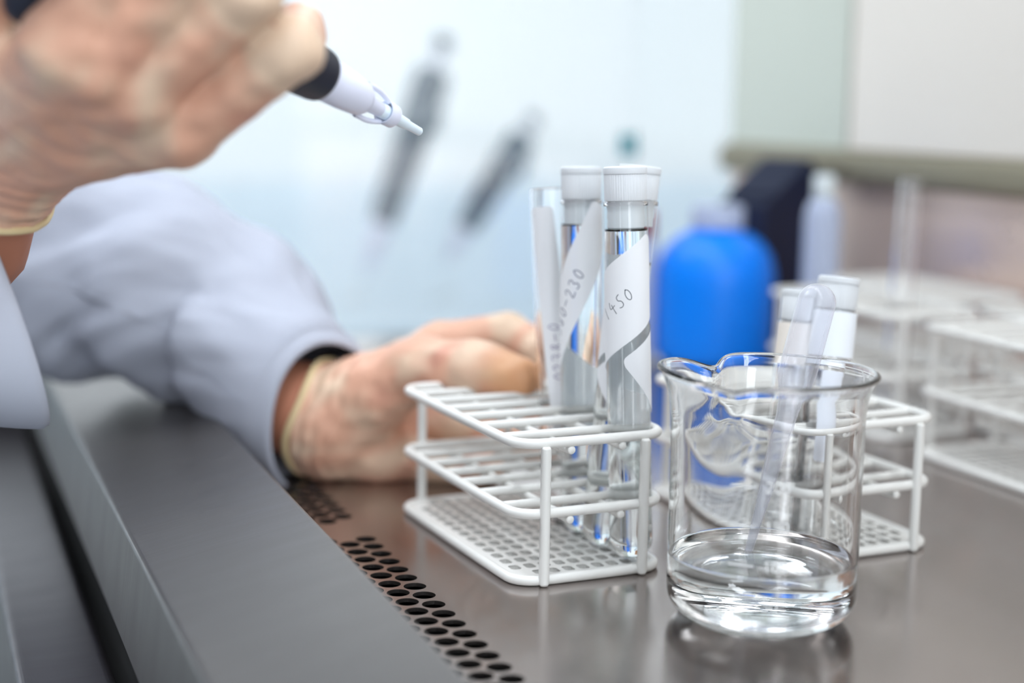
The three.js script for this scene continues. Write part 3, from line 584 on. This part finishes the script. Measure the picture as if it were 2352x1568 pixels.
{
  const skinParts = [];
  for (const [H, cutAt] of [[leftHand, 0.20], [rightHand, 0.12]]) {
    const f = handField(H), [lo, hi] = boundsOf(H, 0.034), W = A(H.wrist), F = A(H.fore), dir = W.clone().sub(F).normalize();
    const edge = W.clone().addScaledVector(dir, H === leftHand ? -0.005 : -0.020), n = dir.clone();
    const gf = (x, y, z) => {
      const c = (x - edge.x) * n.x + (y - edge.y) * n.y + (z - edge.z) * n.z, crease = 0.0006 * Math.sin(c * 900 + 3 * noise3.noise(x * 60, y * 60, z * 60)) * smooth(0.05, 0.0, c);
      return Math.max(f(x, y, z) - 0.0012 - 0.0011 * noise3.noise(x * 110, y * 110, z * 110) - crease, -c);
    };
    const gl = part('glove', local(surfaceNets(gf, lo, hi, 0.0022, gloveColor(H, 3, 1, 2))), M.glove, person);
    gl.userData.label = H === leftHand ? 'pale latex glove on the hand gripping the rack' : 'pale latex glove on the hand holding the pipette';
    // rolled edge of the glove, following the wrist
    const s = V(0, 1, 0).cross(n).normalize(), u = n.clone().cross(s), pts = [];
    for (let k = 0; k < 40; k++) {
      const a = k / 40 * Math.PI * 2, d = s.clone().multiplyScalar(Math.cos(a)).addScaledVector(u, Math.sin(a)), e = edge.clone().addScaledVector(n, 0.0018 * Math.sin(a * 3));
      let r = 0.005; while (r < 0.06 && f(e.x + d.x * r, e.y + d.y * r, e.z + d.z * r) < 0.0012) r += 0.0004;
      pts.push(e.addScaledVector(d, r));
    }
    part('rolled_edge', local(tube(pts, 0.0016, 10, true, 160)), M.gloveCuff, gl);
    skinParts.push(surfaceNets(f, lo, hi, 0.0032));
  }
  // arms, neck and head; the rest of the body is under the clothes
  const LE = [0.0141, 0.112, -0.936], LS = [-0.215, 0.335, -0.795], RE = [-0.185, 0.075, -0.560], RS = [-0.235, 0.335, -0.450], HD = [-0.205, 0.545, -0.625];
  const limbs = [cap(leftHand.wrist, [0.128, 0.079, -0.821], 0.0225, 0.027), cap([0.128, 0.079, -0.821], LE, 0.027, 0.031), cap(LE, LS, 0.034, 0.042), cap(rightHand.fore, RE, 0.0225, 0.034), cap(rightHand.wrist, rightHand.fore, 0.0215, 0.0235), cap(RE, RS, 0.034, 0.042),
    cap(LS, RS, 0.045, 0.045), cap([-0.255, 0.28, -0.62], [-0.27, -0.10, -0.62], 0.09, 0.085), cap([-0.27, -0.10, -0.57], [-0.28, -0.84, -0.56], 0.06, 0.035), cap([-0.27, -0.10, -0.68], [-0.28, -0.84, -0.69], 0.06, 0.035), cap([-0.245, 0.36, -0.62], [-0.215, 0.49, -0.623], 0.052, 0.050)];
  const bodyF = (x, y, z) => { let d = limbs[0](x, y, z); for (let i = 1; i < limbs.length; i++) d = smin(d, limbs[i](x, y, z), 0.02); return d; };
  const W0 = (x, y, z) => Math.max(bodyF(x, y, z), ((x - leftHand.wrist[0] + 0.01) * 0.7), ((z - rightHand.wrist[2] - 0.0) * 0.7 - 0.4));
  skinParts.push(surfaceNets(W0, [-0.42, -0.9, -0.92], [0.20, 0.46, -0.38].map((v, i) => v + [0, 0, 0][i]), 0.010));
  const ell = (c, r) => (x, y, z) => { const q = Math.hypot((x - c[0]) / r[0], (y - c[1]) / r[1], (z - c[2]) / r[2]); return (q - 1) * Math.min(...r); };
  const [hx, hy, hz] = HD, skull = ell([hx - 0.012, hy + 0.03, hz], [0.092, 0.090, 0.074]), jaw = ell([hx + 0.022, hy - 0.035, hz], [0.066, 0.078, 0.058]), nose = cap([hx + 0.076, hy + 0.012, hz], [hx + 0.098, hy - 0.018, hz], 0.007, 0.011), lips = cap([hx + 0.080, hy - 0.053, hz - 0.018], [hx + 0.080, hy - 0.053, hz + 0.018], 0.008, 0.008), neck = limbs[10];
  const ears = [-1, 1].map((s) => ell([hx - 0.012, hy - 0.002, hz + s * 0.073], [0.018, 0.030, 0.008])), brows = [-1, 1].map((s) => cap([hx + 0.074, hy + 0.030, hz + s * 0.012], [hx + 0.062, hy + 0.032, hz + s * 0.044], 0.008, 0.006)), sock = [-1, 1].map((s) => ell([hx + 0.082, hy + 0.012, hz + s * 0.030], [0.016, 0.011, 0.015]));
  const headF = (x, y, z) => { let d = smin(skull(x, y, z), jaw(x, y, z), 0.03); d = smin(d, neck(x, y, z), 0.02); for (const b of brows) d = smin(d, b(x, y, z), 0.012); for (const s of sock) d = Math.max(d, -s(x, y, z) * 0.8); d = smin(d, nose(x, y, z), 0.008); d = smin(d, lips(x, y, z), 0.008); for (const e of ears) d = smin(d, e(x, y, z), 0.004); return d; };
  skinParts.push(surfaceNets(headF, [hx - 0.13, hy - 0.20, hz - 0.11], [hx + 0.14, hy + 0.15, hz + 0.11], 0.0042));
  part('body', local(mergeGeometries(skinParts)), M.skin, person);
  part('hair', local(surfaceNets((x, y, z) => Math.max(skull(x, y, z) - 0.010 - 0.003 * noise3.noise(x * 60, y * 20, z * 60), (x - hx - 0.045) * 0.8 - Math.max(0, (y - hy - 0.07)) * 0.6, hy - 0.03 - y), [hx - 0.13, hy - 0.06, hz - 0.11], [hx + 0.12, hy + 0.15, hz + 0.11], 0.0045)), M.hair, person);
  for (const s of [-1, 1]) { const e = part('eye', local(new THREE.SphereGeometry(0.0115, 20, 14).translate(hx + 0.066, hy + 0.011, hz + s * 0.030)), M.eye, person); part('iris', local(new THREE.SphereGeometry(0.0055, 16, 10).translate(hx + 0.0735, hy + 0.009, hz + s * 0.030)), M.hair, e); }
  // clothes
  const torso = [cap([-0.245, 0.315, -0.74], [-0.245, 0.315, -0.50], 0.082, 0.082), cap([-0.245, 0.28, -0.68], [-0.265, -0.10, -0.69], 0.115, 0.105), cap([-0.245, 0.28, -0.56], [-0.265, -0.10, -0.55], 0.115, 0.105), cap([-0.265, -0.10, -0.69], [-0.27, -0.34, -0.70], 0.108, 0.125), cap([-0.265, -0.10, -0.55], [-0.27, -0.34, -0.54], 0.108, 0.125), cap(RS, RE, 0.074, 0.064), cap(LS, [-0.08, 0.205, -0.878], 0.076, 0.064)];
  const coatF = (x, y, z) => { let d = torso[0](x, y, z); for (let i = 1; i < torso.length; i++) d = smin(d, torso[i](x, y, z), i > 4 ? 0.03 : 0.05); d += 0.006 * noise3.noise(x * 14, y * 5, z * 16); d = Math.max(d, -0.40 - y); return Math.max(d, -(cap([-0.24, 0.36, -0.62], [-0.21, 0.46, -0.62], 0.058, 0.070)(x, y, z))); };
  const coatParts = [surfaceNets(coatF, [-0.46, -0.44, -0.97], [0.0, 0.44, -0.34], 0.010)];
  coatParts.push(sleeve([[0.1880, 0.0310, -0.7290], [0.1725, 0.0465, -0.7540], [0.1560, 0.0690, -0.7900], [0.1250, 0.0860, -0.8250], [0.0850, 0.0960, -0.8650], [0.0300, 0.1100, -0.9150], [0.0000, 0.1250, -0.9300], [-0.0600, 0.1800, -0.9050], [-0.1300, 0.2500, -0.8550], [-0.2200, 0.3200, -0.7900]], [0.0365, 0.040, 0.047, 0.055, 0.061, 0.066, 0.068, 0.068, 0.072, 0.080], 11, [0.35, 0.15]));
  coatParts.push(sleeve([[0.0330, 0.1030, -0.6010], [0.0180, 0.1060, -0.6005], [-0.0150, 0.1100, -0.5960], [-0.0700, 0.1020, -0.5820], [-0.1400, 0.0880, -0.5680], [-0.1850, 0.0850, -0.5560], [-0.2100, 0.1200, -0.5400], [-0.2250, 0.2000, -0.5050], [-0.2350, 0.3100, -0.4600]], [0.0380, 0.0400, 0.046, 0.054, 0.060, 0.064, 0.066, 0.070, 0.080], 29, [0.5, -0.1]));
  part('lab_coat', local(mergeGeometries(coatParts)), M.coat, person);
  const legs = [cap([-0.27, -0.20, -0.56], [-0.28, -0.84, -0.555], 0.098, 0.055), cap([-0.27, -0.20, -0.68], [-0.28, -0.84, -0.695], 0.098, 0.055)];
  part('trousers', local(surfaceNets((x, y, z) => Math.max(smin(legs[0](x, y, z), legs[1](x, y, z), 0.02), -0.86 - y), [-0.42, -0.88, -0.82], [-0.12, -0.08, -0.42], 0.011)), M.trousers, person);
  for (const z of [-0.552, -0.698]) part('shoe', local(surfaceNets((x, y, z2) => Math.max(smin(ell([-0.20, -0.872, z], [0.10, 0.050, 0.042])(x, y, z2), ell([-0.28, -0.855, z], [0.060, 0.060, 0.038])(x, y, z2), 0.03), -0.898 - y), [-0.36, -0.91, z - 0.06], [-0.08, -0.78, z + 0.06], 0.006)), M.black, person);
}
// a cloth sleeve: an open double-walled tube along a path (cuff first) with folds; tilt leans the cuff opening
function sleeve(path, rad, sd, tilt) {
  const curve = new THREE.CatmullRomCurve3(path.map(A), false, 'centripetal'), N = 150, T = 96, pos = [], uv = [], idx = [];
  const cum = [0]; for (let i = 1; i < path.length; i++) cum.push(cum[i - 1] + A(path[i]).distanceTo(A(path[i - 1])));
  const rAt = (s) => { const d = s * cum.at(-1); let i = 1; while (i < cum.length - 1 && cum[i] < d) i++; const t = smooth(0, 1, Math.min(1, (d - cum[i - 1]) / (cum[i] - cum[i - 1]))); return rad[i - 1] + (rad[i] - rad[i - 1]) * t; };
  const rows = [];
  const ringAt = (s, inset) => {
    const c = curve.getPointAt(s), tan = curve.getTangentAt(s), side = V(0, 1, 0).cross(tan).normalize(), up = tan.clone().cross(side), row = [], L = s * cum.at(-1);
    const k = smooth(0.006, 0.06, L);
    for (let j = 0; j <= T; j++) {
      const a = j / T * Math.PI * 2, dir = side.clone().multiplyScalar(Math.cos(a)).addScaledVector(up, Math.sin(a));
      const fold = 0.26 * fbm(Math.cos(a) * 1.3 + sd + L * 6, Math.sin(a) * 1.3 + L * 16, L * 11 + Math.cos(a + sd) * 0.8, 3) + 0.07 * Math.sin(L * 85 + 2.2 * Math.sin(a + sd) + 4 * fbm(L * 9, a, sd, 2));
      const wob = 0.05 * Math.sin(a * 3 + sd) * (1 - k), hem = 0.0012 * smooth(0.0, 0.002, L) * smooth(0.021, 0.0185, L);
      const r = rAt(s) * (1 + fold * k * 0.8 + wob) + hem - inset, p = c.clone().addScaledVector(dir, r);
      const lean = (1 - smooth(0, 0.03, L)) * r; p.addScaledVector(tan, lean * (tilt[0] * Math.sin(a) + tilt[1] * Math.cos(a)));
      row.push([p, a * 0.05, L]);
    }
    return row;
  };
  for (let i = 0; i <= N; i++) rows.push(ringAt((i / N) ** 1.35, 0));
  const inner = []; for (let i = 0; i <= 40; i++) inner.push(ringAt(((i / N) ** 1.35), 0.0014));
  const all = [...inner.reverse(), ...rows];
  for (const row of all) for (const [p, u, v] of row) { pos.push(p.x, p.y, p.z); uv.push(u, v); }
  for (let i = 0; i < all.length - 1; i++) for (let j = 0; j < T; j++) { const a = i * (T + 1) + j, b = a + T + 1; idx.push(a, b, a + 1, b, b + 1, a + 1); }
  const g = new THREE.BufferGeometry();
  g.setAttribute('position', new THREE.Float32BufferAttribute(pos, 3)); g.setAttribute('uv', new THREE.Float32BufferAttribute(uv, 2)); g.setIndex(idx);
  g.computeVertexNormals();
  const o = new THREE.BufferGeometry(); // same attribute order as surfaceNets
  for (const k of ['position', 'normal', 'uv']) o.setAttribute(k, g.attributes[k]);
  o.setIndex(idx); return o;
}

renderer.render(scene, camera);
